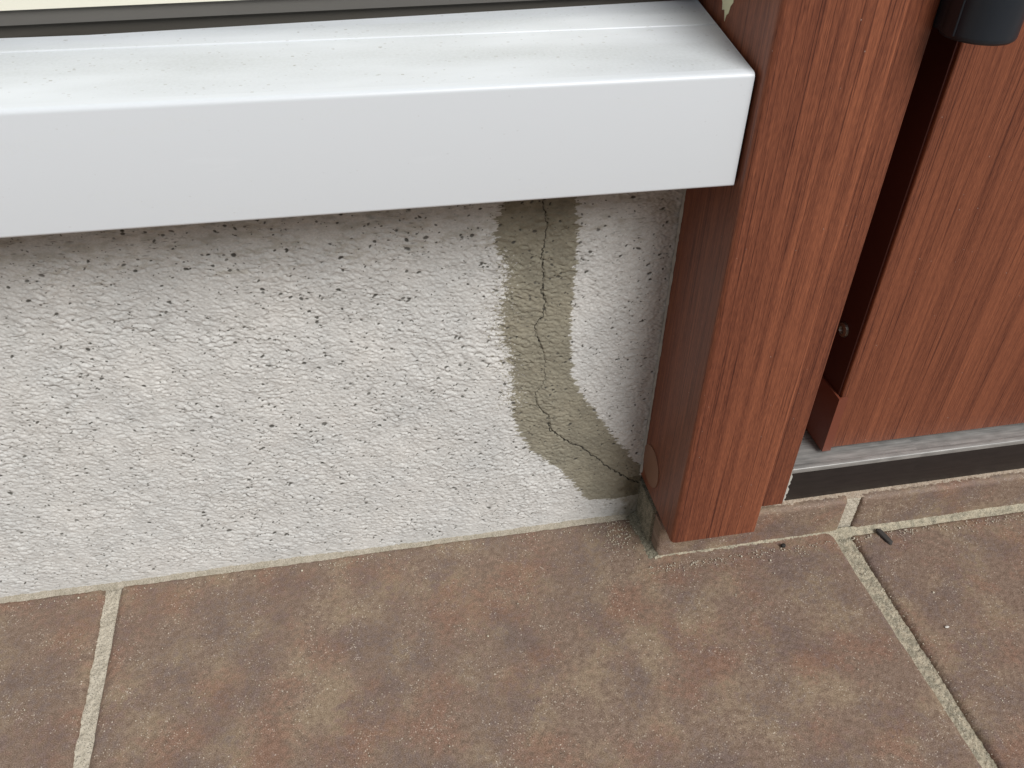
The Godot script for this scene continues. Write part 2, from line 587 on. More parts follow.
func make_sill_material() -> StandardMaterial3D:
	# painted white metal with dust and grit on its upper face, plus grey that dims its brightness; 512 mm along, 128 mm round the profile
	var w := 512
	var h := 2048
	var dust := field(401, 0.012, 4, w, h, w, h / 5)
	var fine := field(402, 0.2, 2, w, h)
	var data := PackedByteArray()
	data.resize(w * h * 3)
	for i in w * h:
		var u := (i % w) / float(w) * 128.0
		var top := u > 34.0 and u < 100.0
		var d := clampf(0.22 + (dust[i] - 128) * 0.0022, 0.0, 0.5) * (1.0 if top else 0.06) * (0.6 + fine[i] * 0.0022)  # dust, deepened on the top face to offset its brightness
		var o := i * 3
		data[o] = int(216.0 - d * 46.0); data[o + 1] = int(221.0 - d * 47.0); data[o + 2] = int(226.0 - d * 52.0)
	for n in 2200:
		var u := rng.randf_range(34.0, 84.0) if rng.randf() < 0.93 else rng.randf_range(2.0, 30.0)
		var x := int(u / 128.0 * w)
		var y := rng.randi_range(2, h - 4)
		var a := rng.randf_range(0.05, 0.22) + (0.2 if rng.randf() < 0.06 else 0.0)
		var s := 1 + int(rng.randf() < 0.3) + int(rng.randf() < 0.05)
		if u < 33.0: a *= 0.5; s = 1
		for dj in s + rng.randi_range(0, 1):
			for di in s:
				var o := ((y + dj) * w + mini(x + di, w - 1)) * 3
				data[o] = int(lerpf(data[o], 112, a)); data[o + 1] = int(lerpf(data[o + 1], 106, a)); data[o + 2] = int(lerpf(data[o + 2], 96, a))
	var m := StandardMaterial3D.new()
	m.albedo_texture = tex_of(w, h, data)
	m.roughness = 0.38
	return m


func make_metal_material(c: Color, rough: float, metal: float, seed_: int) -> StandardMaterial3D:
	# drawn metal: streaks along x, scuffs
	var w := 1024
	var a := field(seed_ + 500, 0.09, 3, w, 256, 64, 256)
	var b := field(seed_ + 501, 0.03, 4, w, 256)
	var data := PackedByteArray()
	data.resize(w * 256 * 3)
	for i in w * 256:
		var f := 1.0 + (a[i] - 128) * 0.0009 + (b[i] - 128) * 0.0009
		data[i * 3] = int(clampf(c.r * f, 0, 1) * 255); data[i * 3 + 1] = int(clampf(c.g * f, 0, 1) * 255); data[i * 3 + 2] = int(clampf(c.b * f, 0, 1) * 255)
	var m := StandardMaterial3D.new()
	m.albedo_texture = tex_of(w, 256, data)
	m.uv1_triplanar = true
	m.uv1_world_triplanar = true
	m.uv1_scale = Vector3(3.0, 40.0, 40.0)
	m.roughness = rough
	m.metallic = metal
	return m


# ---------------------------------------------------------------- ground and floor

func steps_between(a: float, b: float, step: float) -> PackedFloat32Array:
	var out := PackedFloat32Array()
	var n := maxi(1, int(ceil((b - a) / step)))
	for i in n + 1: out.append(lerpf(a, b, float(i) / n))
	return out


func spacing(size: float, fine_until: float, step: float, coarse: float) -> PackedFloat32Array:
	# 0..size with tight rows at both ends for the rounded edges
	var out := PackedFloat32Array()
	for t in [0.0, 0.15, 0.35, 0.6, 0.9, 1.3, 1.8, 2.4, 3.1]: out.append(t)
	var p := 3.1
	while p < size - 3.1 - coarse:
		p += step if p < fine_until else coarse
		if p < size - 3.3: out.append(p)
	for t in [3.1, 2.4, 1.8, 1.3, 0.9, 0.6, 0.35, 0.15, 0.0]: out.append(size - t)
	return out


# One ceramic tile between four corners (x, z), slightly uneven, edges rounded over.
func tile_mesh(c00: Vector2, c10: Vector2, c01: Vector2, c11: Vector2, seed_: int, turn: int, step := 1.5, coarse := 6.0, fine_until := 150.0) -> ArrayMesh:
	var sx := (c10 - c00).length()
	var sz := (c01 - c00).length()
	var us := spacing(sx, sx, step, coarse)
	var vs := spacing(sz, fine_until, step, coarse)
	var big := noise(seed_, 0.012, 3)
	var small := noise(seed_ + 1, 0.14, 3)
	var rim := noise(seed_ + 2, 0.09, 2)
	var pts := PackedVector3Array()
	var uv := PackedVector2Array()
	var cols := us.size() + 2
	var rows := vs.size() + 2
	for j in rows:
		for i in cols:
			var u := us[clampi(i - 1, 0, us.size() - 1)]
			var v := vs[clampi(j - 1, 0, vs.size() - 1)]
			var skirt := i == 0 or j == 0 or i == cols - 1 or j == rows - 1
			var p := c00.lerp(c10, u / sx).lerp(c01.lerp(c11, u / sx), v / sz)
			var wob := rim.get_noise_2d(p.x, p.y) * 0.35
			var d := minf(minf(u, sx - u), minf(v, sz - v)) + wob * clampf(minf(minf(u, sx - u), minf(v, sz - v)), 0.0, 1.0)
			var e := clampf(1.0 - d / 3.0, 0.0, 1.0)
			var y := -2.9 * (1.0 - sqrt(1.0 - e * e * 0.98))
			y += big.get_noise_2d(p.x, p.y) * 0.35 + small.get_noise_2d(p.x, p.y) * 0.10 - 0.1
			if skirt: y = -9.0
			pts.append(Vector3(p.x + wob * e, y, p.y))
			var t := Vector2(u / 306.0 + 0.008, v / 306.0 + 0.008)
			if turn == 1: t = Vector2(1.0 - t.x, 1.0 - t.y)
			elif turn == 2: t = Vector2(t.y, 1.0 - t.x)
			elif turn == 3: t = Vector2(1.0 - t.y, t.x)
			uv.append(t)
	return sheet(pts, cols, rows, uv, Vector3.UP)


# A mortar strip from (x0, z0) to (x1, z1): fn(across 0..1, along mm) gives its height, half widths at both ends in mm.
func strip_mesh(a: Vector2, b: Vector2, wa: float, wb: float, step: float, seed_: int, height: Callable) -> ArrayMesh:
	var len := a.distance_to(b)
	var dir := (b - a) / len
	var side := Vector2(-dir.y, dir.x)
	var rows := int(len / step) + 2
	var cols := int(maxf(wa, wb) * 2.0 / minf(step, 0.6)) + 3
	var rough := noise(seed_, 0.55, 3)
	var lump := noise(seed_ + 1, 0.10, 2)
	var pts := PackedVector3Array()
	var uv := PackedVector2Array()
	for j in rows:
		var l := len * j / (rows - 1)
		var hw := lerpf(wa, wb, l / len) * (1.0 + 0.16 * lump.get_noise_2d(l * 1.7, 77.0) + 0.10 * rough.get_noise_2d(l * 0.7, 5.0))
		for i in cols:
			var f := float(i) / (cols - 1)
			var p := a + dir * l + side * (f * 2.0 - 1.0) * hw
			var y: float = height.call(f, l)
			y += rough.get_noise_2d(p.x, p.y) * 0.42 + lump.get_noise_2d(p.x, p.y) * 0.25
			pts.append(Vector3(p.x, y, p.y))
			uv.append(Vector2(f, l / 50.0))
	return sheet(pts, cols, rows, uv, Vector3.UP)


func build_ground_and_floor() -> void:
	var g := thing("ground", "", "", "", "structure")
	put("ground_sheet", box(Vector3(-40000, -60, -40000), Vector3(40000, -12, 40000), 0.0).mesh(), mats.ground, g)
	var fl := thing("floor", "", "", "", "structure")
	# tiles: columns meet at x about 0, 305, 610; rows at z about 305
	var edge_l := [[-4.5, 0.032], [1.0, 0.026], [301.0, 0.010], [309.2, -0.014]]
	var ex := func(k: int, z: float) -> float: return edge_l[k][0] + edge_l[k][1] * minf(z, 303.0)
	var z0 := 0.6
	var z1 := 301.0
	put("tile", tile_mesh(Vector2(ex.call(1, z0), z0), Vector2(ex.call(2, z0), z0), Vector2(ex.call(1, z1), z1), Vector2(ex.call(2, z1), z1), 601, 0, 1.0), mats.tile, fl)
	put("tile", tile_mesh(Vector2(-302.0, z0), Vector2(ex.call(0, z0), z0), Vector2(-299.0, z1), Vector2(ex.call(0, z1), z1), 611, 2, 1.5), mats.tile, fl)
	put("tile", tile_mesh(Vector2(ex.call(3, 27.6), 27.6), Vector2(607.0, 27.6), Vector2(ex.call(3, z1), z1), Vector2(607.0, z1), 621, 1, 1.5), mats.tile, fl)
	var shared := tile_mesh(Vector2(0, 0), Vector2(298, 0), Vector2(0, 298), Vector2(298, 298), 631, 3, 6.0, 8.0)
	for r in 3:
		for c in range(-3, 5):
			if r == 0 and c >= -1 and c <= 1: continue
			var z := 3.0 + r * 305.0 if c < 1 else 31.0 + r * 305.0
			var m := put("tile", shared, mats.tile, fl)
			m.position = Vector3(c * 305.0 + 5.0 + (2.0 if c >= 1 else 0.0), 0.0, (z + (3.0 if r else 0.0))) * MM
	# grout
	var dip := func(f: float, _l: float) -> float: return -2.05 + 0.5 * pow(absf(f * 2.0 - 1.0), 4.0)
	put("grout", strip_mesh(Vector2(-1.4, 0.0), Vector2(0.9, 150.0), 5.6, 5.0, 0.5, 701, dip), mats.grout, fl)
	put("grout", strip_mesh(Vector2(0.9, 150.0), Vector2(5.0, 303.0), 5.0, 5.0, 1.5, 702, dip), mats.grout, fl)
	put("grout", strip_mesh(Vector2(305.2, 24.0), Vector2(305.0, 180.0), 6.8, 4.8, 0.5, 703, dip), mats.joint, fl)
	put("grout", strip_mesh(Vector2(305.0, 180.0), Vector2(305.0, 303.0), 4.8, 4.6, 1.5, 704, dip), mats.joint, fl)
	put("grout_bed", box(Vector3(-920, -11.9, 0), Vector3(1520, -3.2, 940), 0.0).mesh(), mats.grout, fl)
	# mortar fillet where wall and floor meet
	var fillet := func(f: float, l: float) -> float: return -0.7 + 2.2 * pow(f, 1.4) + 0.5 * sin(l * 0.05) * f
	put("mortar_fillet", strip_mesh(Vector2(222.0, 1.2), Vector2(-70.0, 0.9), 2.6, 1.3, 0.6, 705, fillet), mats.mortar, fl)
	put("mortar_fillet", strip_mesh(Vector2(-70.0, 1.9), Vector2(-920.0, 1.9), 2.3, 2.3, 4.0, 706, fillet), mats.mortar, fl)


# ---------------------------------------------------------------- wall

func build_wall() -> void:
	var t := thing("stucco_wall", "rough white stucco wall with dark damp streak and crack beneath the sill", "wall")
	var step := 0.4
	var cols := int((WALL_X1 - WALL_X0) / step) + 1
	var rows := int((WALL_Y1 - WALL_Y0) / step) + 1
	var lumps := field(801, 0.24, 3, cols, rows, cols * 4 / 9, rows)
	var ridges := field(802, 0.055, 3, cols, rows, cols * 2 / 3, rows)
	var grit := field(803, 0.44, 2, cols, rows, cols * 3 / 5, rows)
	var swirl := field(804, 0.13, 3, cols, rows)
	var wave := field(805, 0.012, 2, cols, rows)
	var coarse_at := field(806, 0.010, 2, cols, rows)
	var hgt := PackedFloat32Array()
	hgt.resize(cols * rows)
	for j in rows:
		var y := WALL_Y1 - (WALL_Y1 - WALL_Y0) * j / (rows - 1)
		for i in cols:
			var x := WALL_X0 + (WALL_X1 - WALL_X0) * i / (cols - 1)
			var k := j * cols + i
			var sm := smoothstep(182.0, 196.0, x)
			var l := (lumps[k] - 128) / 128.0
			var r := (ridges[k] - 128) / 128.0
			var c := 0.55 + 0.45 * smoothstep(70.0, 190.0, coarse_at[k])
			# flat-topped crumbs with short level pits torn between them
			var torn := smoothstep(-0.5, 0.35, r)
			var big := (smoothstep(-0.45, 0.10, l) - 0.7) * 0.50 * c * lerpf(0.1, 1.0, torn) + r * 0.22 * c + l * 0.06
			var fine := (swirl[k] - 128) / 128.0 * 0.26
			var h := lerpf(big, fine, sm) + (grit[k] - 128) / 128.0 * 0.30 + (wave[k] - 128) / 128.0 * 0.35
			# brushed smoother at the foot
			if y < 9.0: h *= lerpf(0.35, 1.0, clampf(y / 9.0, 0.0, 1.0))
			hgt[k] = h
	for g in grains:
		if g[3] < 0.3: continue
		for j in range(maxi(0, int((WALL_Y1 - g[1] - g[3] * 1.5) / step)), mini(rows, int((WALL_Y1 - g[1] + g[3] * 1.5) / step) + 2)):
			for i in range(maxi(0, int((g[0] - g[2] * 1.5 - WALL_X0) / step)), mini(cols, int((g[0] + g[2] * 1.5 - WALL_X0) / step) + 2)):
				var dx: float = (WALL_X0 + i * step - g[0]) / g[2]
				var dy: float = (WALL_Y1 - j * step - g[1]) / g[3]
				hgt[j * cols + i] -= 0.4 * clampf(1.3 - sqrt(dx * dx + dy * dy), 0.0, 1.0)
	for s in crack_pts.size() - 1:
		var a := Vector2(crack_pts[s][0], crack_pts[s][1])
		var b := Vector2(crack_pts[s + 1][0], crack_pts[s + 1][1])
		var n := int(a.distance_to(b) / 0.4) + 1
		for q in n:
			var p := a.lerp(b, float(q) / n)
			var i := int(round((p.x - WALL_X0) / step))
			var j := int(round((WALL_Y1 - p.y) / step))
			if i >= 0 and i < cols and j >= 0 and j < rows: hgt[j * cols + i] = minf(hgt[j * cols + i], -0.45)
	var pts := PackedVector3Array()
	var uv := PackedVector2Array()
	pts.resize(cols * rows)
	uv.resize(cols * rows)
	for j in rows:
		var v := float(j) / (rows - 1)
		var y := WALL_Y1 - (WALL_Y1 - WALL_Y0) * v
		for i in cols:
			var u := float(i) / (cols - 1)
			pts[j * cols + i] = Vector3(WALL_X0 + (WALL_X1 - WALL_X0) * u, y, hgt[j * cols + i])
			uv[j * cols + i] = Vector2(u, v)
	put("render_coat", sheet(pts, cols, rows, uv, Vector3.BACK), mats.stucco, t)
	# the same coat further left, outside the picture
	var c2 := 280
	var r2 := 60
	var ln := noise(811, 0.12, 3)
	var p2 := PackedVector3Array()
	var u2 := PackedVector2Array()
	for j in r2:
		for i in c2:
			var x := lerpf(-920.0, WALL_X0 + 0.2, float(i) / (c2 - 1))
			var y := lerpf(WALL_Y1, WALL_Y0, float(j) / (r2 - 1))
			p2.append(Vector3(x, y, ln.get_noise_2d(x * 0.6, y) * 0.5))
			u2.append(Vector2(fposmod((WALL_X0 - x) / 289.0 * 0.7, 0.74) if false else 0.7 * pingpong((WALL_X0 - x) / 220.0, 1.0), float(j) / (r2 - 1)))
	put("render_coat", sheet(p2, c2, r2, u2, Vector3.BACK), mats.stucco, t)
	put("wall_core", box(Vector3(-920, -11, -120), Vector3(218.0, 173.0, -3.0), 0.0).mesh(), mats.facade, t)
	# bead of flaking sealant in the corner with the post
	var tr := Tris.new()
	var wn := noise(821, 0.25, 3)
	var y := 27.0
	while y < 173.0:
		var y2 := y + 1.0
		var w0 := maxf(0.1, 0.2 + wn.get_noise_2d(y, 0.0) * 0.7)
		var w1 := maxf(0.1, 0.2 + wn.get_noise_2d(y2, 0.0) * 0.7)
		if w0 > 0.0:
			var a0 := Vector3(218.7, y, w0 + 0.9)
			var a1 := Vector3(218.7, y2, w1 + 0.9)
			var b0 := Vector3(218.2 - w0 * 0.8, y, 0.55)
			var b1 := Vector3(218.2 - w1 * 0.8, y2, 0.55)
			var m0 := Vector3(218.0 - w0 * 0.2, y, 1.1 + w0 * 0.3)
			var m1 := Vector3(218.0 - w1 * 0.2, y2, 1.1 + w1 * 0.3)
			var nn := Vector3(-0.7, 0.0, 0.7)
			tr.tri(a0, m0, m1, nn, nn, nn); tr.tri(a0, m1, a1, nn, nn, nn)
			tr.tri(m0, b0, b1, nn, nn, nn); tr.tri(m0, b1, m1, nn, nn, nn)
		y = y2
	put("sealant_bead", tr.mesh(), mats.caulk, t)


# ---------------------------------------------------------------- step under the door

func riser_tile(x0: float, x1: float, seed_: int, off: float) -> ArrayMesh:
	# upright face at z = 25, rounded over at top and ends
	var us := spacing(x1 - x0, 99999.0, 1.5, 1.5)
	var rows := 26
	var nn := noise(seed_, 0.12, 3)
	var bb := noise(seed_ + 1, 0.02, 2)
	var pts := PackedVector3Array()
	var uv := PackedVector2Array()
	var cols := us.size() + 2
	for j in rows:
		for i in cols:
			var u := us[clampi(i - 1, 0, us.size() - 1)]
			var x := x0 + u
			var z := 25.0
			var y := 0.0
			if j < 17: y = -1.0 + 17.5 * j / 16.0
			else:
				var a := (j - 16) / 6.0 * PI / 2.0
				if j <= 22:
					y = 16.5 + 2.3 * sin(a)
					z = 22.7 + 2.3 * cos(a)
				else:
					y = 18.8
					z = 22.7 - (j - 22) * 2.0
			var e := clampf(1.0 - minf(u, x1 - x0 - u) / 2.0, 0.0, 1.0)
			z -= 1.6 * (1.0 - sqrt(1.0 - e * e * 0.98))
			z += nn.get_noise_2d(x, y) * 0.14 + bb.get_noise_2d(x, y) * 0.3
			if i == 0 or i == cols - 1: z = minf(z, 17.0)
			pts.append(Vector3(x, y, z))
			uv.append(Vector2(u / 306.0 + 0.01, off + (26.0 - j) / 306.0))
	return sheet(pts, cols, rows, uv, Vector3.BACK)


func build_step() -> void:
	var t := thing("tile_step", "low brown tiled riser under the post and black door threshold", "step")
	put("riser_tile", riser_tile(220.4, 304.3, 901, 0.35), mats.tile, t)
	put("riser_tile", riser_tile(311.0, 606.0, 911, 0.62), mats.tile, t)
	put("riser_tile", riser_tile(612.0, 908.0, 921, 0.18), mats.tile, t)
	put("mortar_bed", box(Vector3(221.2, -2.0, -120.0), Vector3(1520.0, 18.2, 21.6), 0.4).mesh(), mats.mortar, t)
	put("mortar_side", box(Vector3(218.9, -2.0, -3.0), Vector3(223.0, 21.0, 17.6), 0.5).mesh(), mats.damp_mortar, t)
	# joint between the riser tiles
	for xa in [307.6, 609.0]:
		var pts := PackedVector3Array()
		var uv := PackedVector2Array()
		var nn := noise(931, 0.5, 3)
		for j in 44:
			for i in 20:
				var x: float = xa - 4.4 + 8.8 * i / 19.0
				var y := -1.0 + 20.0 * j / 43.0
				pts.append(Vector3(x, y, 23.4 + nn.get_noise_2d(x, y) * 0.4 - (1.5 if y > 18.0 else 0.0)))
				uv.append(Vector2(i / 19.0, j / 43.0))
		put("grout", sheet(pts, 20, 44, uv, Vector3.BACK), mats.grout, t)
	# sandy fillets at the foot, along the left end and under the threshold
	var foot := func(f: float, _l: float) -> float: return -1.2 + 1.8 * pow(f, 1.2)
	put("mortar_fillet", strip_mesh(Vector2(640.0, 26.9), Vector2(219.6, 26.6), 2.0, 2.4, 0.5, 941, foot), mats.joint, t)
	var left := func(f: float, l: float) -> float: return -0.5 + 2.6 * pow(f, 1.5) + 2.0 * (1.0 - clampf(l / 14.0, 0.0, 1.0)) * f
	put("mortar_fillet", strip_mesh(Vector2(217.2, -1.0), Vector2(218.2, 26.0), 4.4, 2.6, 0.5, 951, func(f: float, l: float) -> float: return left.call(1.0 - f, l)), mats.damp_mortar, t)
	var lip := func(f: float, _l: float) -> float: return 18.3 + 1.0 * f
	put("mortar_lip", strip_mesh(Vector2(908.0, 22.0), Vector2(262.0, 22.0), 1.6, 1.6, 0.6, 961, lip), mats.lip, t)


# ---------------------------------------------------------------- rest of the house front

func build_facade() -> void:
	var t := thing("house_front", "plain pale house wall above and beside the window and door", "house")
	put("wall_panel", box(Vector3(-920, 1500, -120), Vector3(1520, 2700, -3), 0.0).mesh(), mats.facade, t)
	put("wall_panel", box(Vector3(-920, 173.1, -120), Vector3(-431, 1500, -3), 0.0).mesh(), mats.facade, t)
	put("wall_panel", box(Vector3(1130, 0, -120), Vector3(1520, 1500, -3), 0.0).mesh(), mats.facade, t)
	put("wall_panel", box(Vector3(-3000, -11, -120), Vector3(-921, 2700, -3), 0.0).mesh(), mats.facade, t)
	put("wall_panel", box(Vector3(1521, -11, -120), Vector3(4000, 2700, -3), 0.0).mesh(), mats.facade, t)


	var gw := thing("added_sky_blocker", "unseen grey wall added across from the house door to block low sky light", "added wall")  # added out of view to cut low sky light and deepen sill shade
	put("wall_body", box(Vector3(-5000, -12, 3300), Vector3(6000, 1650, 3450), 5.0).mesh(), mats.ground, gw)
	put("coping", box(Vector3(-5000, 1650, 3280), Vector3(6000, 1700, 3470), 8.0).mesh(), mats.ground, gw)


func build_window() -> void:
	var t := thing("window", "cream window frame with gap shade painted as a dark line above the white sill", "window")
	var turn := deg_to_rad(3.0)
	t.rotation.y = turn
	t.position = Vector3(27.0 - 27.0 * cos(turn), 0.0, 27.0 * sin(turn) - 0.5) * MM
	put("gap_shade_strip", box(Vector3(-420, 210.2, -30), Vector3(216.5, 214.6, 0.6), 0.4).mesh(), mats.gap_shade_strip, t)  # solid dark strip in place of the shaded gap
	put("recess_shade_band", box(Vector3(-420, 214.6, -34), Vector3(216.5, 218.4, 2.2), 0.5).mesh(), mats.recess_shade_band, t)  # frame foot coloured as if in shade
	put("bottom_rail", box(Vector3(-420, 218.4, -40), Vector3(216.5, 262.0, 3.4), 1.0).mesh(), mats.cream, t)
	put("stile", box(Vector3(176.5, 262.0, -40), Vector3(216.5, 1460, 3.2), 1.0).mesh(), mats.cream, t)
	put("stile", box(Vector3(-420, 262.0, -40), Vector3(-380, 1460, 3.2), 1.0).mesh(), mats.cream, t)
	put("top_rail", box(Vector3(-420, 1460, -40), Vector3(216.5, 1499, 3.4), 1.0).mesh(), mats.cream, t)
	put("pane", box(Vector3(-380, 262.0, -24), Vector3(176.5, 1460, -20), 0.0).mesh(), mats.glass, t)
	put("blind", box(Vector3(-419, 262.0, -110), Vector3(215, 1460, -90), 0.0).mesh(), mats.cream, t)


func build_sill() -> void:
	var t := thing("window_sill", "thick glossy white window sill meeting the wood-grain post", "window sill")
	# profile in (z, y), from the lower back forward
	var prof := rounded([Vector2(35.6, 173.8), Vector2(35.6, 205.4), Vector2(-40.0, 217.0), Vector2(-40.0, 200.0), Vector2(20.0, 192.0), Vector2(20.0, 173.8)], [0.8, 1.5, 0.0, 0.0, 0.0, 0.0], 6)
	var body := extrude(prof, Vector3.BACK, Vector3.UP, Vector3.RIGHT, -430.0, 217.5, 128.0, 512.0)
	put("sill_board", body.mesh(), mats.sill, t)
	put("soffit", box(Vector3(-430, 174.4, -60), Vector3(217.4, 199.0, 19.9), 0.0).mesh(), mats.sill, t)
	# little raised bead near the window
	var bead := rounded([Vector2(0.0, 210.6), Vector2(7.6, 209.5), Vector2(7.0, 210.1), Vector2(0.0, 211.3)], [0.0, 0.2, 0.4, 0.0], 3)
	put("bead", extrude(bead, Vector3.BACK, Vector3.UP, Vector3.RIGHT, -430.0, 217.0, 128.0, 512.0, Vector2(0.4, 0.0)).mesh(), mats.sill, t)
	var sp := PackedVector2Array([Vector2(33.6, 175.2), Vector2(33.6, 203.6), Vector2(-30.0, 213.4), Vector2(-30.0, 175.2)])
	put("sealant", extrude(sp, Vector3.BACK, Vector3.UP, Vector3.RIGHT, 217.5, 218.79).mesh(), mats.sealant, t)


# ---------------------------------------------------------------- door frame, threshold, door

func build_door_frame() -> void:
	var t := thing("door_surround", "reddish wood-grain door post standing between the stucco wall and the door", "door frame")
	var A := Vector3.RIGHT
	var B := Vector3.BACK
	var post := rounded([Vector2(218.8, -60.0), Vector2(253.7, -60.0), Vector2(253.7, 39.2), Vector2(218.8, 39.2)], [0.0, 0.0, 0.7, 2.0], 6)
	put("post", extrude(post, A, B, Vector3.UP, 25.0, 2050.0, 120.0, 500.0, Vector2(0.13, 0.0), 8).mesh(), mats.wood, t)
	var strip := rounded([Vector2(253.75, -60.0), Vector2(272.7, -60.0), Vector2(272.7, 25.2), Vector2(253.75, 25.2)], [0.0, 0.0, 0.7, 0.0], 4)
	put("jamb", extrude(strip, A, B, Vector3.UP, 23.0, 2050.0, 120.0, 500.0, Vector2(0.58, 0.0), 8).mesh(), mats.wood, t)
	var stop := PackedVector2Array([Vector2(272.75, -60.0), Vector2(300.0, -60.0), Vector2(300.0, -34.0), Vector2(272.75, -34.0)])
	put("door_stop", extrude(stop, A, B, Vector3.UP, 39.6, 2050.0).mesh(), mats.maroon, t)
	put("head", box(Vector3(272.8, 2010.0, -60.0), Vector3(1130.0, 2050.0, 30.0), 1.0).mesh(), mats.wood, t)
	put("post", box(Vector3(1095.0, 23.0, -60.0), Vector3(1130.0, 2009.9, 39.0), 1.0, null, 120.0, 500.0).mesh(), mats.wood, t)
	# round plug over a fixing hole on the left face
	var disc := PackedVector2Array()
	for i in 40:
		var a := TAU * i / 40.0
		disc.append(Vector2(9.3 + cos(a) * 9.0, 38.6 + sin(a) * 9.0))
	var pl := put("plug", extrude(disc, Vector3.BACK, Vector3.UP, Vector3.LEFT, -218.85, -218.35).mesh(), mats.cap, t)
	pl.set_meta("label", "flat round brown plug in the left face")
	# spot where the film has chipped off, cream underneath
	var chip := PackedVector2Array([Vector2(3.0, 226.0), Vector2(4.2, 221.0), Vector2(3.8, 217.0), Vector2(5.6, 215.2), Vector2(6.0, 213.4), Vector2(7.6, 213.8), Vector2(8.8, 211.0), Vector2(9.4, 212.8), Vector2(10.6, 213.6), Vector2(11.2, 215.6), Vector2(12.4, 216.8), Vector2(12.0, 220.0), Vector2(12.6, 226.0)])
	var ch := put("film_chip", extrude(chip, Vector3.BACK, Vector3.UP, Vector3.LEFT, -218.85, -218.7).mesh(), mats.chip, t)
	ch.set_meta("label", "cream patch where the wood film is chipped")


func build_threshold() -> void:
	var t := thing("door_threshold", "grey aluminium door threshold with black front strip above the tiled riser", "threshold")
	var A := Vector3.BACK
	var B := Vector3.UP
	var plate := rounded([Vector2(-60.0, 36.0), Vector2(21.4, 36.0), Vector2(21.4, 38.4), Vector2(19.2, 38.6), Vector2(19.0, 38.0), Vector2(-60.0, 39.6)], [0, 0.3, 0.5, 0.3, 0, 0], 3)
	put("top_plate", extrude(plate, A, B, Vector3.RIGHT, 275.6, 1094.0).mesh(), mats.aluminium, t)
	var front := rounded([Vector2(-60.0, 19.2), Vector2(20.8, 19.2), Vector2(20.8, 35.9), Vector2(-60.0, 35.9)], [0, 0.5, 0.5, 0], 3)
	put("front_strip", extrude(front, A, B, Vector3.RIGHT, 275.6, 1094.0).mesh(), mats.dark_metal, t)
	# ragged white sealant at the left end
	var tr := Tris.new()
	var wn := noise(871, 0.4, 3)
	var y := 20.0
	while y < 38.5:
		var y2 := y + 0.7
		for s in 2:
			pass
		var a0 := 0.9 + wn.get_noise_2d(y, 0.0) * 0.8
		var a1 := 0.9 + wn.get_noise_2d(y2, 0.0) * 0.8
		var p := [Vector3(272.72, y, 22.4), Vector3(272.72, y2, 22.4), Vector3(275.2 + a1, y2, 21.15), Vector3(275.2 + a0, y, 21.15)]
		var n := Vector3(0.4, 0.0, 0.9).normalized()
		tr.tri(p[0], p[1], p[2], n, n, n); tr.tri(p[0], p[2], p[3], n, n, n)
		y = y2
	put("sealant_bead", tr.mesh(), mats.caulk, t)


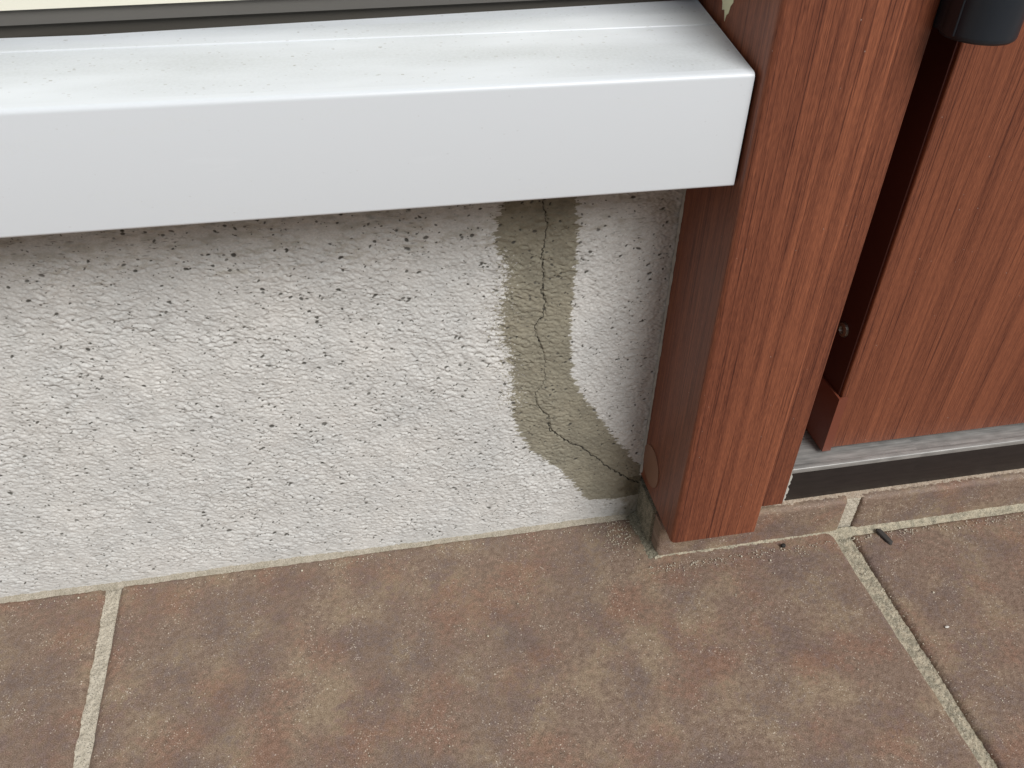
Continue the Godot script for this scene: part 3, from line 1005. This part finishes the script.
func build_door() -> void:
	var t := thing("door", "reddish wood-grain entrance door with black hinge at its left edge", "door")
	var A := Vector3.RIGHT
	var B := Vector3.BACK
	var prof := rounded([Vector2(292.9, -30.0), Vector2(1080.0, -30.0), Vector2(1080.0, 13.4), Vector2(292.9, 13.4)], [0.0, 0.0, 0.8, 0.8], 4)
	put("panel", extrude(prof, A, B, Vector3.UP, 40.6, 2005.0, 120.0, 500.0, Vector2(0.21, 0.3), 8).mesh(), mats.door_wood, t)
	put("edge_strip", box(Vector3(292.2, 40.8, -29.0), Vector3(292.95, 2004.0, 11.8), 0.2).mesh(), mats.maroon, t)
	# corner cap: side plate and a narrow flange round the front
	var cap := PackedVector2Array([Vector2(291.2, -28.0), Vector2(292.1, -28.0), Vector2(292.1, 13.5), Vector2(295.0, 13.5), Vector2(295.0, 14.6), Vector2(291.2, 14.6)])
	var c := put("corner_cap", extrude(cap, A, B, Vector3.UP, 39.9, 68.0).mesh(), mats.flange, t)
	c.set_meta("label", "plain brown cap on the lower door corner")
	# screw in the door edge
	var ring := Tris.new()
	var S := 20
	var o := Vector3(292.2, 93.5, 2.8)
	for i in S:
		var a0 := TAU * i / S
		var a1 := TAU * (i + 1) / S
		for q in [[3.1, 0.0, 2.9, 0.9], [2.9, 0.9, 1.6, 1.2], [1.6, 1.2, 1.2, 0.2], [1.2, 0.2, 0.0, 0.2]]:
			var P := []
			for e in [[a0, q[0], q[1]], [a1, q[0], q[1]], [a1, q[2], q[3]], [a0, q[2], q[3]]]:
				P.append(o + Vector3(-e[2], cos(e[0]) * e[1], sin(e[0]) * e[1]))
			var n: Vector3 = (P[2] - P[0]).cross(P[1] - P[3]).normalized()
			if n.dot(Vector3(-1, 0.0, 0.0)) < -0.01: n = -n
			ring.tri(P[0], P[1], P[2], n, n, n); ring.tri(P[0], P[2], P[3], n, n, n)
	put("screw", ring.mesh(), mats.steel, t)
	# hinge barrel with a leaf on the jamb side
	var hb := Tris.new()
	var axis := Vector2(282.6, 30.5)
	var R := 10.0
	var lathe := [[0.0, 210.6], [R - 1.6, 210.6], [R - 0.8, 210.8], [R - 0.2, 211.4], [R, 212.2], [R, 330.0], [R - 0.8, 331.0], [0.0, 331.0]]
	var HS := 48
	for k in lathe.size() - 1:
		var d := Vector2(lathe[k + 1][0] - lathe[k][0], lathe[k + 1][1] - lathe[k][1]).normalized()
		for i in HS:
			var a0 := TAU * i / HS
			var a1 := TAU * (i + 1) / HS
			var d0 := Vector3(cos(a0), 0, sin(a0))
			var d1 := Vector3(cos(a1), 0, sin(a1))
			var ctr := Vector3(axis.x, 0, axis.y)
			var n0 := d0 * d.y - Vector3.UP * d.x
			var n1 := d1 * d.y - Vector3.UP * d.x
			var p0: Vector3 = ctr + d0 * float(lathe[k][0]) + Vector3.UP * float(lathe[k][1])
			var p1: Vector3 = ctr + d1 * float(lathe[k][0]) + Vector3.UP * float(lathe[k][1])
			var p2: Vector3 = ctr + d1 * float(lathe[k + 1][0]) + Vector3.UP * float(lathe[k + 1][1])
			var p3: Vector3 = ctr + d0 * float(lathe[k + 1][0]) + Vector3.UP * float(lathe[k + 1][1])
			if lathe[k][0] > 0.0: hb.tri(p0, p1, p2, n0, n1, n1)
			if lathe[k + 1][0] > 0.0: hb.tri(p0, p2, p3, n0, n1, n0)
			elif lathe[k][0] > 0.0: hb.tri(p0, p1, p2, n0, n1, n0)
	var hg := put("hinge", hb.mesh(), mats.hinge, t)
	hg.set_meta("label", "matt black cylindrical hinge barrel")
	put("hinge_leaf", box(Vector3(272.8, 212.0, 8.0), Vector3(276.0, 329.0, 34.0), 0.4).mesh(), mats.hinge, hg)


# ---------------------------------------------------------------- loose bits

func lump(size: Vector3, seed_: int, seg := 12) -> ArrayMesh:
	var s := SphereMesh.new()
	s.radius = 0.5
	s.height = 1.0
	s.radial_segments = seg
	s.rings = seg / 2
	var arr := s.get_mesh_arrays()
	var v: PackedVector3Array = arr[Mesh.ARRAY_VERTEX]
	var n := noise(seed_, 1.6, 2)
	for i in v.size():
		var p := v[i]
		var q := Vector3(signf(p.x) * pow(absf(p.x) * 2.0, 0.6), signf(p.y) * pow(absf(p.y) * 2.0, 0.7), signf(p.z) * pow(absf(p.z) * 2.0, 0.7)) * 0.5
		v[i] = q * (1.0 + 0.35 * n.get_noise_3dv(p)) * size * MM
	arr[Mesh.ARRAY_VERTEX] = v
	var m := ArrayMesh.new()
	m.add_surface_from_arrays(Mesh.PRIMITIVE_TRIANGLES, arr)
	var st := SurfaceTool.new()
	st.create_from(m, 0)
	st.generate_normals()
	return st.commit()


func build_small_things() -> void:
	var d := put("bark_chip", lump(Vector3(9.0, 1.2, 2.8), 41, 16), mats.chip_dark, self)
	tag(d, "small dark elongated chip lying on the floor tile below the threshold", "chip")
	d.position = Vector3(322.2, 0.6, 32.2) * MM
	d.rotation_degrees.y = -78.0
	var p := put("pebble", lump(Vector3(2.0, 1.5, 1.7), 42), mats.pebble, self)
	tag(p, "tiny black pebble stuck in the sandy joint below the post", "pebble")
	p.position = Vector3(276.0, 0.8, 29.5) * MM
	var f := put("flake", lump(Vector3(1.9, 0.5, 0.9), 43), mats.flake, self)
	tag(f, "tiny white flake lying on the right hand floor tile", "flake")
	f.position = Vector3(322.0, 0.3, 79.0) * MM
	# loose sand grains swept into the joints and the corner
	var mm := MultiMesh.new()
	mm.transform_format = MultiMesh.TRANSFORM_3D
	mm.mesh = lump(Vector3(1, 1, 1), 44, 6)
	var places := []
	for i in 900:
		var q := rng.randf()
		var pos := Vector3.ZERO
		if q < 0.45: pos = Vector3(rng.randf_range(216, 420), 0.35, 30.0 + absf(rng.randfn(0.0, 2.2)))
		elif q < 0.65: pos = Vector3(rng.randfn(208.0, 5.0), 0.4, absf(rng.randfn(8.0, 6.0)) + 3.0)
		elif q < 0.8: pos = Vector3(305.0 + rng.randfn(0.0, 3.4), -0.5, rng.randf_range(33, 150))
		elif q < 0.9: pos = Vector3(rng.randf_range(-60, 200), 0.4, 4.5 + absf(rng.randfn(0.0, 2.0)))
		else: pos = Vector3(rng.randf_range(-40, 400), 0.15, rng.randf_range(20, 150))
		places.append(pos)
	mm.instance_count = places.size()
	for i in places.size():
		var s := rng.randf_range(0.18, 0.5)
		if rng.randf() < 0.05: s *= 1.7
		var b := Basis(Vector3(rng.randfn(), rng.randfn(), rng.randfn()).normalized(), rng.randf() * TAU).scaled(Vector3.ONE * s)
		mm.set_instance_transform(i, Transform3D(b, places[i] * MM))
	var mi := MultiMeshInstance3D.new()
	mi.name = "sand"
	mi.multimesh = mm
	mi.material_override = plain(Color(0.80, 0.77, 0.70), 0.6)
	add_child(mi, true)
	tag(mi, "scattered pale sand grains along the joints and corner", "sand", "", "stuff")
